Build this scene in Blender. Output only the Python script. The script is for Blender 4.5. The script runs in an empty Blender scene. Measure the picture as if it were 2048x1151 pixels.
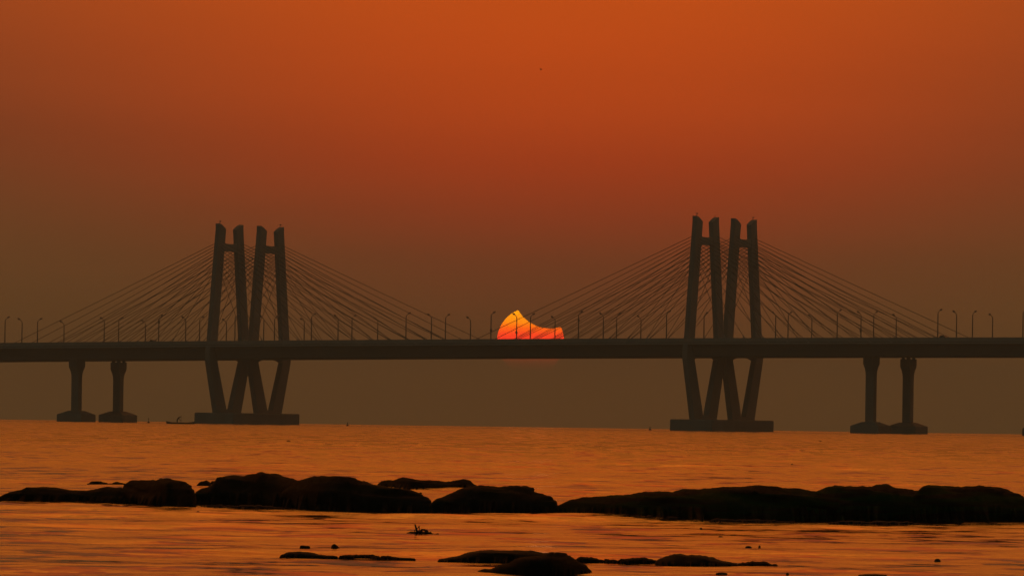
import bpy, math, random
import numpy as np
from mathutils import Vector, Matrix, noise as mnoise
random.seed(7)
C = bpy.context.scene.collection
SC = bpy.context.scene
R = math.radians

# ------------------------------------------------------------------ camera
F = 14270.0                     # focal length in pixels of a 2048 wide picture
CAMH = 1.3
ERAD = 6.4e6                    # the sea follows the curve of the earth
PITCH = math.atan((843.7 - 575.5) / F)
ROLL = R(0.83)
cam_d = bpy.data.cameras.new('camera'); cam = bpy.data.objects.new('camera', cam_d); C.objects.link(cam)
cam_d.sensor_width = 36.0; cam_d.lens = 36.0 * F / 2048.0
cam_d.clip_start = 1.0; cam_d.clip_end = 60000.0
cF = Vector((0, math.cos(PITCH), math.sin(PITCH)))
_u = Vector((0, -math.sin(PITCH), math.cos(PITCH))); _r = Vector((1, 0, 0))
cR = _r * math.cos(ROLL) + _u * math.sin(ROLL)
cU = _u * math.cos(ROLL) - _r * math.sin(ROLL)
cam.matrix_world = Matrix(((cR.x, cU.x, -cF.x, 0), (cR.y, cU.y, -cF.y, 0), (cR.z, cU.z, -cF.z, CAMH), (0, 0, 0, 1)))
SC.camera = cam
SC.render.resolution_x = 1024; SC.render.resolution_y = 575
SC.view_settings.view_transform = 'Standard'; SC.view_settings.look = 'None'
SC.view_settings.exposure = 0.0; SC.view_settings.gamma = 1.0

def seaz(x, y): return -(x * x + y * y) / (2 * ERAD)
def ray(px, py):
    return cF + cR * ((px - 1024.0) / F) + cU * ((575.5 - py) / F)
def at(px, py, Y):              # the point seen at a pixel at distance Y
    d = ray(px, py); return Vector((0, 0, CAMH)) + d * (Y / d.y)
def sea_dist(px, py):           # distance at which a pixel meets the sea
    d = ray(px, py); s = -d.z / d.y; Y = 0
    Y = CAMH / max(s, 1e-5)
    for _ in range(8): Y = (CAMH + Y * Y / (2 * ERAD)) / max(s, 1e-5)
    return Y

# ------------------------------------------------------------------ node helpers
def s2l(c):
    return tuple(((v / 255.0) / 12.92 if v / 255.0 <= 0.04045 else ((v / 255.0 + 0.055) / 1.055) ** 2.4) for v in c) + (1.0,)
class NT:
    def __init__(s, tree): s.t = tree; s.n = tree.nodes; s.l = tree.links
    def node(s, kind, **kw):
        n = s.n.new(kind)
        for k, v in kw.items(): setattr(n, k, v)
        return n
    def math(s, op, a, b=None, c=None, clamp=False):
        n = s.n.new('ShaderNodeMath'); n.operation = op; n.use_clamp = clamp
        for i, v in enumerate((a, b, c)):
            if v is None: continue
            if isinstance(v, (int, float)): n.inputs[i].default_value = v
            else: s.l.new(v, n.inputs[i])
        return n.outputs[0]
    def ramp(s, fac, stops, interp='LINEAR'):
        n = s.n.new('ShaderNodeValToRGB'); n.color_ramp.interpolation = interp
        e = n.color_ramp.elements
        while len(e) > 1: e.remove(e[-1])
        e[0].position = stops[0][0]; e[0].color = stops[0][1]
        for p, c in stops[1:]:
            q = e.new(p); q.color = c
        s.l.new(fac, n.inputs[0]); return n.outputs[0]
    def mix(s, fac, a, b, mode='MIX'):
        n = s.n.new('ShaderNodeMix'); n.data_type = 'RGBA'; n.blend_type = mode
        for i, v in ((0, fac), (6, a), (7, b)):
            if isinstance(v, (int, float)): n.inputs[i].default_value = v
            elif isinstance(v, tuple): n.inputs[i].default_value = v
            else: s.l.new(v, n.inputs[i])
        return n.outputs[2]
    def noise(s, vec, scale, detail=3.0, rough=0.5, dims='3D', dist=0.0):
        n = s.n.new('ShaderNodeTexNoise'); n.noise_dimensions = dims
        n.inputs['Scale'].default_value = scale; n.inputs['Detail'].default_value = detail
        n.inputs['Roughness'].default_value = rough; n.inputs['Distortion'].default_value = dist
        if vec is not None: s.l.new(vec, n.inputs['Vector'])
        return n.outputs[0]
    def scale(s, vec, xyz):
        n = s.n.new('ShaderNodeMapping'); n.inputs['Scale'].default_value = xyz
        s.l.new(vec, n.inputs['Vector']); return n.outputs[0]

# ------------------------------------------------------------------ sky (dusty sunset glow)
W = bpy.data.worlds.new('World'); SC.world = W; W.use_nodes = True
w = NT(W.node_tree); w.n.clear()
tc = w.node('ShaderNodeTexCoord'); sp = w.node('ShaderNodeSeparateXYZ')
w.l.new(tc.outputs['Generated'], sp.inputs[0])
zz = w.math('MAXIMUM', sp.outputs[2], 0.0)
t = w.math('SQRT', zz)
def el(py): return math.sqrt(max(0.0, (843.7 - py) / F))
SKY_MID = [(0.0, (111, 66, 26)), (el(760), (112, 67, 28)), (el(690), (108, 64, 30)), (el(600), (114, 61, 31)),
           (el(520), (119, 58, 30)), (el(430), (141, 56, 27)), (el(330), (162, 58, 23)), (el(200), (180, 67, 21)),
           (el(80), (188, 72, 20)), (el(0), (192, 76, 20)), (0.31, (222, 104, 27)), (0.42, (248, 134, 38)), (0.6, (198, 104, 40)), (1.0, (84, 62, 45))]
SKY_SIDE = [(0.0, (105, 67, 28)), (el(760), (107, 67, 29)), (el(600), (104, 66, 32)), (el(430), (106, 63, 32)), (el(250), (108, 58, 31)),
            (el(80), (118, 60, 30)), (el(0), (124, 62, 29)), (0.31, (178, 88, 30)), (0.42, (218, 112, 34)), (0.6, (160, 88, 40)), (1.0, (82, 62, 46))]
cm = w.ramp(t, [(p, s2l(c)) for p, c in SKY_MID])
cs = w.ramp(t, [(p, s2l(c)) for p, c in SKY_SIDE])
azd = w.math('SUBTRACT', sp.outputs[0], 0.0078)
sig = w.math('ADD', w.math('MULTIPLY', zz, 0.9), 0.035)
q = w.math('DIVIDE', azd, sig); q = w.math('MULTIPLY', q, q)
g = w.math('POWER', 2.718, w.math('MULTIPLY', q, -1.0))
col = w.mix(g, cs, cm)
mr = w.node('ShaderNodeMapRange'); mr.inputs[1].default_value = -0.3; mr.inputs[2].default_value = 0.8
mr.inputs[3].default_value = 0.0; mr.inputs[4].default_value = 1.0; mr.interpolation_type = 'SMOOTHSTEP'
w.l.new(sp.outputs[1], mr.inputs[0])
col = w.mix(mr.outputs[0], (0.026, 0.038, 0.030, 1), col)        # the dim dusk sky behind the camera
veil = w.noise(w.scale(tc.outputs['Generated'], (9.0, 9.0, 55.0)), 1.0, 5.0, 0.55, dist=0.4)       # faint layers of dust
vm = w.node('ShaderNodeMapRange'); vm.inputs[1].default_value = 0.3; vm.inputs[2].default_value = 0.7
vm.inputs[3].default_value = 0.965; vm.inputs[4].default_value = 1.035; w.l.new(veil, vm.inputs[0])
col = w.mix(1.0, col, vm.outputs[0], 'MULTIPLY')
bgn = w.node('ShaderNodeBackground'); w.l.new(col, bgn.inputs[0])
SKY_STR = 1.13
bgn.inputs[1].default_value = SKY_STR
wo = w.node('ShaderNodeOutputWorld'); w.l.new(bgn.outputs[0], wo.inputs[0])

# ------------------------------------------------------------------ sun lamp (very low, dim and red)
sd = ray(1061, 682).normalized()
sl = bpy.data.lights.new('sunlight', 'SUN'); sl.energy = 0.0004; sl.angle = R(0.53); sl.color = (1.0, 0.30, 0.08)
slo = bpy.data.objects.new('sunlight', sl); C.objects.link(slo)
slo.rotation_euler = (-sd).to_track_quat('-Z', 'Y').to_euler()

# ------------------------------------------------------------------ mesh helpers
def tag(o, label=None, cat=None, group=None, kind=None):
    if label: o['label'] = label
    if cat: o['category'] = cat
    if group: o['group'] = group
    if kind: o['kind'] = kind
    return o
def empty(name, loc=(0, 0, 0), rz=0.0, parent=None):
    o = bpy.data.objects.new(name, None); C.objects.link(o); o.location = loc; o.rotation_euler = (0, 0, rz)
    o.parent = parent; o.empty_display_size = 0.2
    return o
class MB:
    def __init__(s): s.v = []; s.f = []
    def add(s, vs, fs):
        b = len(s.v); s.v += [tuple(v) for v in vs]; s.f += [tuple(b + i for i in f) for f in fs]; return s
    def box(s, x0, x1, y0, y1, z0, z1):
        vs = [(x, y, z) for z in (z0, z1) for (x, y) in ((x0, y0), (x1, y0), (x1, y1), (x0, y1))]
        return s.add(vs, [(3, 2, 1, 0), (4, 5, 6, 7), (0, 1, 5, 4), (1, 2, 6, 5), (2, 3, 7, 6), (3, 0, 4, 7)])
    def loft(s, rings, caps=True, closed=True):
        n = len(rings[0]); vs = [p for r in rings for p in r]; fs = []
        for k in range(len(rings) - 1):
            for i in range(n if closed else n - 1):
                j = (i + 1) % n
                fs.append((k * n + i, k * n + j, (k + 1) * n + j, (k + 1) * n + i))
        if caps: fs.append(tuple(range(n))[::-1]); fs.append(tuple((len(rings) - 1) * n + i for i in range(n)))
        return s.add(vs, fs)
    def tube(s, pts, rad, n=6):
        pts = [Vector(p) for p in pts]; rings = []
        rad = rad if isinstance(rad, (list, tuple)) else [rad] * len(pts)
        for i, p in enumerate(pts):
            d = (pts[min(i + 1, len(pts) - 1)] - pts[max(i - 1, 0)]).normalized()
            a = d.cross(Vector((0.13, 1, 0.07)) if abs(d.y) < 0.9 else Vector((1, 0.1, 0))).normalized(); b = d.cross(a)
            rings.append([p + (a * math.cos(2 * math.pi * k / n) + b * math.sin(2 * math.pi * k / n)) * rad[i] for k in range(n)])
        return s.loft(rings)
    def build(s, name, mat=None, parent=None, smooth=False):
        me = bpy.data.meshes.new(name); me.from_pydata(s.v, [], s.f); me.update()
        if mat: me.materials.append(mat)
        if smooth:
            for p in me.polygons: p.use_smooth = True
        o = bpy.data.objects.new(name, me); C.objects.link(o); o.parent = parent
        return o
def bevel(o, wd, seg=2):
    m = o.modifiers.new('bevel', 'BEVEL'); m.width = wd; m.segments = seg; m.limit_method = 'ANGLE'; return o
def copy_tree(o, parent=None):
    c = o.copy(); C.objects.link(c); c.parent = parent
    for ch in [k for k in bpy.data.objects if k.parent == o]: copy_tree(ch, c)
    return c

# ------------------------------------------------------------------ materials
def pmat(name, base, rough=0.8, var=0.25, scale=1.0, bump=0.0, spec=0.4, c2=None, stretch=(1, 1, 1), metal=0.0):
    m = bpy.data.materials.new(name); m.use_nodes = True; t = NT(m.node_tree)
    b = t.n['Principled BSDF']; b.inputs['Roughness'].default_value = rough; b.inputs['Specular IOR Level'].default_value = spec
    b.inputs['Metallic'].default_value = metal
    tcn = t.node('ShaderNodeTexCoord'); v = t.scale(tcn.outputs['Object'], stretch)
    n1 = t.noise(v, scale, 6.0, 0.6); n2 = t.noise(v, scale * 7.3, 4.0, 0.6)
    a = tuple(x * (1 - var) for x in base) + (1,); c = tuple(min(1, x * (1 + var)) for x in (c2 or base)) + (1,)
    k = t.math('ADD', t.math('MULTIPLY', n1, 0.7), t.math('MULTIPLY', n2, 0.3))
    t.l.new(t.ramp(k, [(0.35, a), (0.65, c)]), b.inputs['Base Color'])
    if bump:
        bn = t.node('ShaderNodeBump'); bn.inputs['Strength'].default_value = 0.8; bn.inputs['Distance'].default_value = bump
        t.l.new(k, bn.inputs['Height']); t.l.new(bn.outputs[0], b.inputs['Normal'])
    return m
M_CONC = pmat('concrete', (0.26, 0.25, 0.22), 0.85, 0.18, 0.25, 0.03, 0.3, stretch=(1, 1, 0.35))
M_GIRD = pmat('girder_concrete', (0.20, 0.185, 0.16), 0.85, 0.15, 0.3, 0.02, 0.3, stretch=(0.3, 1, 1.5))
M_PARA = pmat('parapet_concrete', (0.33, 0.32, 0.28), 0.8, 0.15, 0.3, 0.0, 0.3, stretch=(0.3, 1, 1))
M_CABLE = pmat('cable_sheath', (0.10, 0.075, 0.06), 0.5, 0.1, 0.5)
M_STEEL = pmat('galvanised_steel', (0.13, 0.125, 0.12), 0.5, 0.15, 2.0, metal=0.3)
M_ASPH = pmat('asphalt', (0.05, 0.05, 0.05), 0.9, 0.2, 1.0)
M_GLASS = pmat('lamp_glass', (0.3, 0.3, 0.3), 0.2, 0.05, 1.0)
M_RUBB = pmat('bearing_rubber', (0.03, 0.03, 0.03), 0.8, 0.2, 3.0)
M_WOOD = pmat('weathered_wood', (0.07, 0.045, 0.03), 0.8, 0.3, 4.0, 0.003, c2=(0.09, 0.06, 0.04))
M_WEED = pmat('sea_weed', (0.03, 0.025, 0.015), 0.6, 0.3, 6.0)
M_SKIN = pmat('skin', (0.10, 0.05, 0.03), 0.6, 0.1, 3.0)
M_CLOTH = pmat('dark_cloth', (0.02, 0.016, 0.016), 0.9, 0.2, 8.0)
M_HAIR = pmat('black_hair', (0.01, 0.008, 0.007), 0.6, 0.1, 8.0)
M_PAINT = pmat('car_paint', (0.12, 0.11, 0.10), 0.35, 0.05, 1.0)
M_WIN = pmat('car_glass', (0.02, 0.02, 0.02), 0.1, 0.02, 1.0)
M_TYRE = pmat('tyre', (0.02, 0.02, 0.02), 0.9, 0.1, 4.0)
M_BIRD = pmat('dark_feathers', (0.05, 0.04, 0.035), 0.8, 0.1, 6.0)

def rock_mat(name, moss):
    m = bpy.data.materials.new(name); m.use_nodes = True; t = NT(m.node_tree); b = t.n['Principled BSDF']
    tcn = t.node('ShaderNodeTexCoord'); o = t.scale(tcn.outputs['Object'], (0.7, 0.25, 2.2))
    n1 = t.noise(o, 2.2, 8.0, 0.62, dist=0.5); n2 = t.noise(o, 14.0, 6.0, 0.65); n3 = t.noise(t.scale(o, (0.8, 0.8, 4.0)), 1.3, 4.0, 0.5, dist=0.6)
    base = t.ramp(n1, [(0.35, (0.010, 0.008, 0.005, 1)), (0.52, (0.020, 0.015, 0.010, 1)), (0.70, (0.042, 0.030, 0.019, 1))])
    mo = t.ramp(n3, [(0.50 - 0.08 * moss, (0, 0, 0, 1)), (0.66 - 0.08 * moss, (1, 1, 1, 1))])
    mf = t.math('MULTIPLY', mo, 0.75 * moss)
    c = t.mix(mf, base, (0.016, 0.050, 0.010, 1))
    t.l.new(c, b.inputs['Base Color'])
    t.l.new(t.ramp(n2, [(0.3, (0.75, 0.75, 0.75, 1)), (0.7, (0.95, 0.95, 0.95, 1))]), b.inputs['Roughness'])
    b.inputs['Specular IOR Level'].default_value = 0.04
    bn = t.node('ShaderNodeBump'); bn.inputs['Strength'].default_value = 0.9; bn.inputs['Distance'].default_value = 0.03
    t.l.new(t.math('ADD', t.math('MULTIPLY', n1, 1.0), t.math('MULTIPLY', n2, 0.35)), bn.inputs['Height'])
    t.l.new(bn.outputs[0], b.inputs['Normal'])
    return m
M_ROCK = rock_mat('wet_rock', 0.25)
M_MOSS = rock_mat('mossy_rock', 1.0)
M_WETR = rock_mat('awash_rock', 0.0); _b = M_WETR.node_tree.nodes['Principled BSDF']; _b.inputs['Specular IOR Level'].default_value = 0.18

# ------------------------------------------------------------------ the sea
def build_sea():
    rng = np.random.default_rng(3)
    rs = list(np.geomspace(0.6, 48, 22))
    r = 48.0
    while r < 6500:
        r *= 1.0030 if r < 420 else (1.006 if r < 1500 else 1.03)
        rs.append(min(r, 6500))
    rs = np.array(rs)
    fine = np.linspace(-R(6.0), R(6.0), 460)
    left = np.linspace(-math.pi, -R(6.0), 60)[:-1]; right = np.linspace(R(6.0), math.pi, 60)[1:-1]
    an = np.concatenate([left, fine, right]); nA = len(an); nR = len(rs)
    RR, AA = np.meshgrid(rs, an, indexing='ij')
    X = RR * np.sin(AA); Y = RR * np.cos(AA)
    Z = -(RR ** 2) / (2 * ERAD)
    H = np.zeros_like(X)
    # a calm chop: many small sine trains, each faded out where the grid gets too coarse for it
    step = np.gradient(rs)[:, None] * np.ones_like(X)
    for k in range(64):
        lam = 0.55 * (9.0 / 0.55) ** rng.random()
        th = rng.normal(math.pi / 2, 0.75); kk = 2 * math.pi / lam
        amp = 0.0007 * lam ** 0.9
        fade = np.clip((lam / step - 2.2) / 2.0, 0, 1)
        ph = rng.random() * 6.28
        wob = 0.6 * np.sin(X * 0.21 * kk / 6 + ph * 3 + Y * 0.05 * kk / 6)
        H += amp * fade * np.sin(kk * (X * math.cos(th) + Y * math.sin(th)) + ph + wob)
    # gusts: patches of stronger and weaker chop
    G = np.zeros_like(X)
    for k in range(10):
        lam = 6 * 6 ** rng.random(); th = rng.random() * 6.28
        G += np.sin(2 * math.pi / lam * (X * math.cos(th) + Y * math.sin(th)) + rng.random() * 6.28)
    H *= np.clip(0.85 + 0.16 * G, 0.3, 1.6)
    H *= np.clip((RR - 45) / 10, 0, 1) * np.clip((R(6.0) - np.abs(AA)) / R(0.4), 0, 1)
    Z = Z + H
    verts = np.stack([X, Y, Z], -1).reshape(-1, 3)
    i = np.arange(nR - 1)[:, None] * nA; j = np.arange(nA)[None, :]; jn = (j + 1) % nA
    quads = np.stack([i + j, i + jn, i + nA + jn, i + nA + j], -1).reshape(-1, 4)[:, ::-1]
    # centre fan
    c = len(verts); verts = np.vstack([verts, [[0, 0, 0]]])
    me = bpy.data.meshes.new('water')
    tri = np.stack([np.full(nA, c), jn[0], j[0]], -1)[:, ::-1]
    nq, ntr = len(quads), len(tri)
    me.vertices.add(len(verts)); me.vertices.foreach_set('co', verts.astype(np.float32).ravel())
    me.loops.add(nq * 4 + ntr * 3)
    me.loops.foreach_set('vertex_index', np.concatenate([quads.ravel(), tri.ravel()]).astype(np.int32))
    me.polygons.add(nq + ntr)
    ls = np.concatenate([np.arange(nq) * 4, nq * 4 + np.arange(ntr) * 3]).astype(np.int32)
    me.polygons.foreach_set('loop_start', ls)
    me.polygons.foreach_set('use_smooth', np.ones(nq + ntr, bool))
    me.update(calc_edges=True); me.validate()
    o = bpy.data.objects.new('water', me); C.objects.link(o); tag(o, kind='structure')
    # material
    m = bpy.data.materials.new('sea_water'); m.use_nodes = True; t = NT(m.node_tree); b = t.n['Principled BSDF']
    b.inputs['Base Color'].default_value = (0.030, 0.015, 0.008, 1); b.inputs['IOR'].default_value = 1.333
    b.inputs['Roughness'].default_value = 0.06; b.inputs['Specular IOR Level'].default_value = 0.5
    tcn = t.node('ShaderNodeTexCoord'); P = tcn.outputs['Object']
    rip = t.noise(t.scale(P, (0.8, 1.0, 1.0)), 3.2, 4.0, 0.55)
    mid = t.noise(t.scale(P, (0.55, 1.0, 1.0)), 0.9, 3.0, 0.5)
    big = t.noise(t.scale(P, (0.9, 1.0, 1.0)), 0.05, 4.0, 0.6)
    far = t.noise(t.scale(P, (1.0, 0.16, 1.0)), 0.11, 5.0, 0.65)
    hgt = t.math('ADD', t.math('MULTIPLY', rip, 0.25), mid)
    spx = t.node('ShaderNodeSeparateXYZ'); t.l.new(P, spx.inputs[0])
    off = t.node('ShaderNodeMapRange'); off.inputs[1].default_value = 90.0; off.inputs[2].default_value = 420.0   # choppier away from the shore
    off.inputs[3].default_value = 0.0; off.inputs[4].default_value = 1.0; t.l.new(spx.outputs[1], off.inputs[0])
    sn = t.noise(t.scale(P, (1.0, 0.50, 1.0)), 1.05, 6.0, 0.66, dist=0.3)
    sf = t.noise(t.scale(P, (1.0, 0.10, 1.0)), 0.50, 7.0, 0.70)
    mxn = t.node('ShaderNodeMix'); mxn.data_type = 'FLOAT'
    t.l.new(off.outputs[0], mxn.inputs[0]); t.l.new(sn, mxn.inputs[2]); t.l.new(sf, mxn.inputs[3])
    S = t.math('ADD', t.math('MULTIPLY', mxn.outputs[0], 0.8), t.math('MULTIPLY', t.math('ADD', big, far), 0.10))
    mrn = t.node('ShaderNodeMapRange'); mrn.inputs[1].default_value = 0.445; mrn.inputs[2].default_value = 0.535
    mrn.inputs[3].default_value = 0.0; mrn.inputs[4].default_value = 1.0; t.l.new(S, mrn.inputs[0])
    rg = t.math('ADD', t.math('MULTIPLY', mrn.outputs[0], t.math('ADD', t.math('MULTIPLY', off.outputs[0], 0.10), 0.10)), t.math('ADD', t.math('MULTIPLY', off.outputs[0], 0.08), 0.05))
    t.l.new(rg, b.inputs['Roughness'])
    bn = t.node('ShaderNodeBump'); bn.inputs['Distance'].default_value = 0.38
    t.l.new(t.math('MULTIPLY', mrn.outputs[0], t.math('ADD', t.math('MULTIPLY', off.outputs[0], 0.66), 0.34)), bn.inputs['Strength'])
    t.l.new(hgt, bn.inputs['Height']); t.l.new(bn.outputs[0], b.inputs['Normal'])
    me.materials.append(m)
build_sea()

# ------------------------------------------------------------------ the setting sun, partly eclipsed
def build_sun():
    D = 12000.0; c = at(1061, 682, D); s = D / F
    Rs = 67.0 * s; mc = (36.0 * s, 100.0 * s); Rm = 73.3 * s     # the moon's bite, up and to the right
    root = []
    N = 260; pts = []
    for k in range(N):
        a = 2 * math.pi * k / N; x = Rs * math.cos(a); z = Rs * math.sin(a)
        dx, dz = x - mc[0], z - mc[1]
        if dx * dx + dz * dz < Rm * Rm:       # project down on to the moon's edge
            q = Rm * Rm - dx * dx
            z = mc[1] - math.sqrt(max(q, 0))
        pts.append((x, z))
    mb = MB(); rings = []
    for f_, dy in ((0.0001, -0.55), (0.35, -0.52), (0.7, -0.40), (0.9, -0.24), (1.0, 0.0), (0.97, 0.15), (0.0001, 0.3)):
        rings.append([(x * f_, dy * Rs, (z + 0.35 * Rs) * f_ - 0.35 * Rs) for x, z in pts])
    mb.loft(rings, caps=False)
    m = bpy.data.materials.new('sun_glow'); m.use_nodes = True; t = NT(m.node_tree); t.n.clear()
    tcn = t.node('ShaderNodeTexCoord'); spz = t.node('ShaderNodeSeparateXYZ'); t.l.new(tcn.outputs['Object'], spz.inputs[0])
    mrn = t.node('ShaderNodeMapRange'); mrn.inputs[1].default_value = -Rs; mrn.inputs[2].default_value = Rs; t.l.new(spz.outputs[2], mrn.inputs[0])
    def yy(py): return (682 + 67 - py) / 134.0
    c = t.ramp(mrn.outputs[0], [(yy(735), (0.5, 0.02, 0.006, 1)), (yy(700), (0.8, 0.03, 0.008, 1)), (yy(680), (1.0, 0.028, 0.012, 1)),
                                (yy(668), (1.0, 0.05, 0.008, 1)), (yy(655), (1.0, 0.12, 0.0, 1)), (yy(644), (1.0, 0.24, 0.0, 1)), (yy(621), (1.0, 0.33, 0.0, 1))])
    a_ = t.ramp(mrn.outputs[0], [(yy(741), (0, 0, 0, 1)), (yy(728), (0.06, 0.06, 0.06, 1)), (yy(716), (0.17, 0.17, 0.17, 1)), (yy(700), (0.45, 0.45, 0.45, 1)), (yy(685), (1, 1, 1, 1))])
    em = t.node('ShaderNodeEmission'); em.inputs[1].default_value = 2.2; t.l.new(c, em.inputs[0])
    tr = t.node('ShaderNodeBsdfTransparent'); mx = t.node('ShaderNodeMixShader')
    t.l.new(a_, mx.inputs[0]); t.l.new(tr.outputs[0], mx.inputs[1]); t.l.new(em.outputs[0], mx.inputs[2])
    out = t.node('ShaderNodeOutputMaterial'); t.l.new(mx.outputs[0], out.inputs[0])
    # keep only the front shell so that the fading lower limb is drawn once
    keep = [f for f in mb.f if True]
    mb.f = keep[:4 * N]
    o = mb.build('sun', m, None, True)
    o.location = at(1061, 682, D)
    o.rotation_euler = (0, ROLL, 0)
    tag(o, 'orange and red setting sun with a bite eclipsed out of its top', 'sun')
build_sun()

# ------------------------------------------------------------------ the cable stayed bridge
ALPHA = R(31.0); P0 = Vector((-13.45, 1919.0, 0.0))
SB, CB = math.sin(ALPHA), math.cos(ALPHA)
def bw(s, n, z=0.0): return Vector((P0.x + s * CB + n * SB, P0.y - s * SB + n * CB, z))
ZW = -0.29
FAR = 20.6                         # far carriageway axis
def zt(s): return 23.2 + 0.0115 * s - 0.000012 * s * s       # top of the parapet
def zb(s): return zt(s) - 4.7                                 # soffit
bridge = tag(empty('cable_stayed_bridge', (P0.x, P0.y, 0), -ALPHA), 'long dark cable stayed road bridge with two pylon groups standing in the sea', 'bridge')

def deck(n0):
    ss = [x for x in range(-260, 261, 10)]
    mb = MB(); rings = []
    for s in ss:
        a, b = zt(s), zb(s)
        prof = [(-9.85, a - 1.05), (-9.85, a - 1.62), (-7.6, a - 2.05), (-6.2, b), (6.2, b), (7.6, a - 2.05), (9.85, a - 1.62), (9.85, a - 1.05)]
        rings.append([(s, n0 + n, z) for n, z in prof])
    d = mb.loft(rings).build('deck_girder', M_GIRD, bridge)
    for sg in (-1, 1):
        p = MB(); rg = []
        for s in ss:
            a = zt(s); e = n0 + sg * 9.75
            rg.append([(s, e + sg * 0.2, a - 1.045), (s, e - sg * 0.26, a - 1.045), (s, e - sg * 0.05, a - 0.18), (s, e - sg * 0.05, a - 0.0), (s, e + sg * 0.14, a), (s, e + sg * 0.14, a - 0.18)])
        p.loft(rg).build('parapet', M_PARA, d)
        # a projecting edge moulding that catches the light
        m2 = MB(); rg = []
        for s in ss:
            a = zt(s); e = n0 + sg * 9.855
            rg.append([(s, e, a - 1.60), (s, e, a - 1.32), (s, e + sg * 0.22, a - 1.46), (s, e + sg * 0.22, a - 1.62)])
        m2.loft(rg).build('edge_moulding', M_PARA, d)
    r_ = MB(); rg = []
    for s in ss:
        a = zt(s)
        rg.append([(s, n0 - 9.4, a - 1.046), (s, n0 + 9.4, a - 1.046), (s, n0 + 9.4, a - 1.0), (s, n0 - 9.4, a - 1.0)])
    r_.loft(rg).build('road_surface', M_ASPH, d)
for n0 in (0.0, FAR): deck(n0)

CAPT = 2.75
def leg_rings(s0, n0, sg, zd):
    """one pylon leg: leans out up to the deck, then in up to its slanting rounded head"""
    a, b = 1.38, 0.98
    zk = zd - 3.2
    out = []
    for z, nc, aa, bb in ((CAPT - 0.1, 3.45, 0.80, 2.48), (zd - 5.3, 8.25, 0.76, 1.98), (zd - 2.6, 8.35, 0.72, 1.85), (zd - 0.5, 7.95, 0.70, 1.72)):
        out.append([(s0 - aa, n0 + sg * (nc - bb), z), (s0 + aa, n0 + sg * (nc - bb), z), (s0 + aa, n0 + sg * (nc + bb), z), (s0 - aa, n0 + sg * (nc + bb), z)])
    # upper leg with a head that is high outside and falls away inside
    zt_ = zd + 30.7
    nc = 4.33; aa, bb = 0.68, 1.62
    out.append([(s0 - aa, n0 + sg * (nc - bb), zt_), (s0 + aa, n0 + sg * (nc - bb), zt_), (s0 + aa, n0 + sg * (nc + bb), zt_), (s0 - aa, n0 + sg * (nc + bb), zt_)])
    return out
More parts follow.
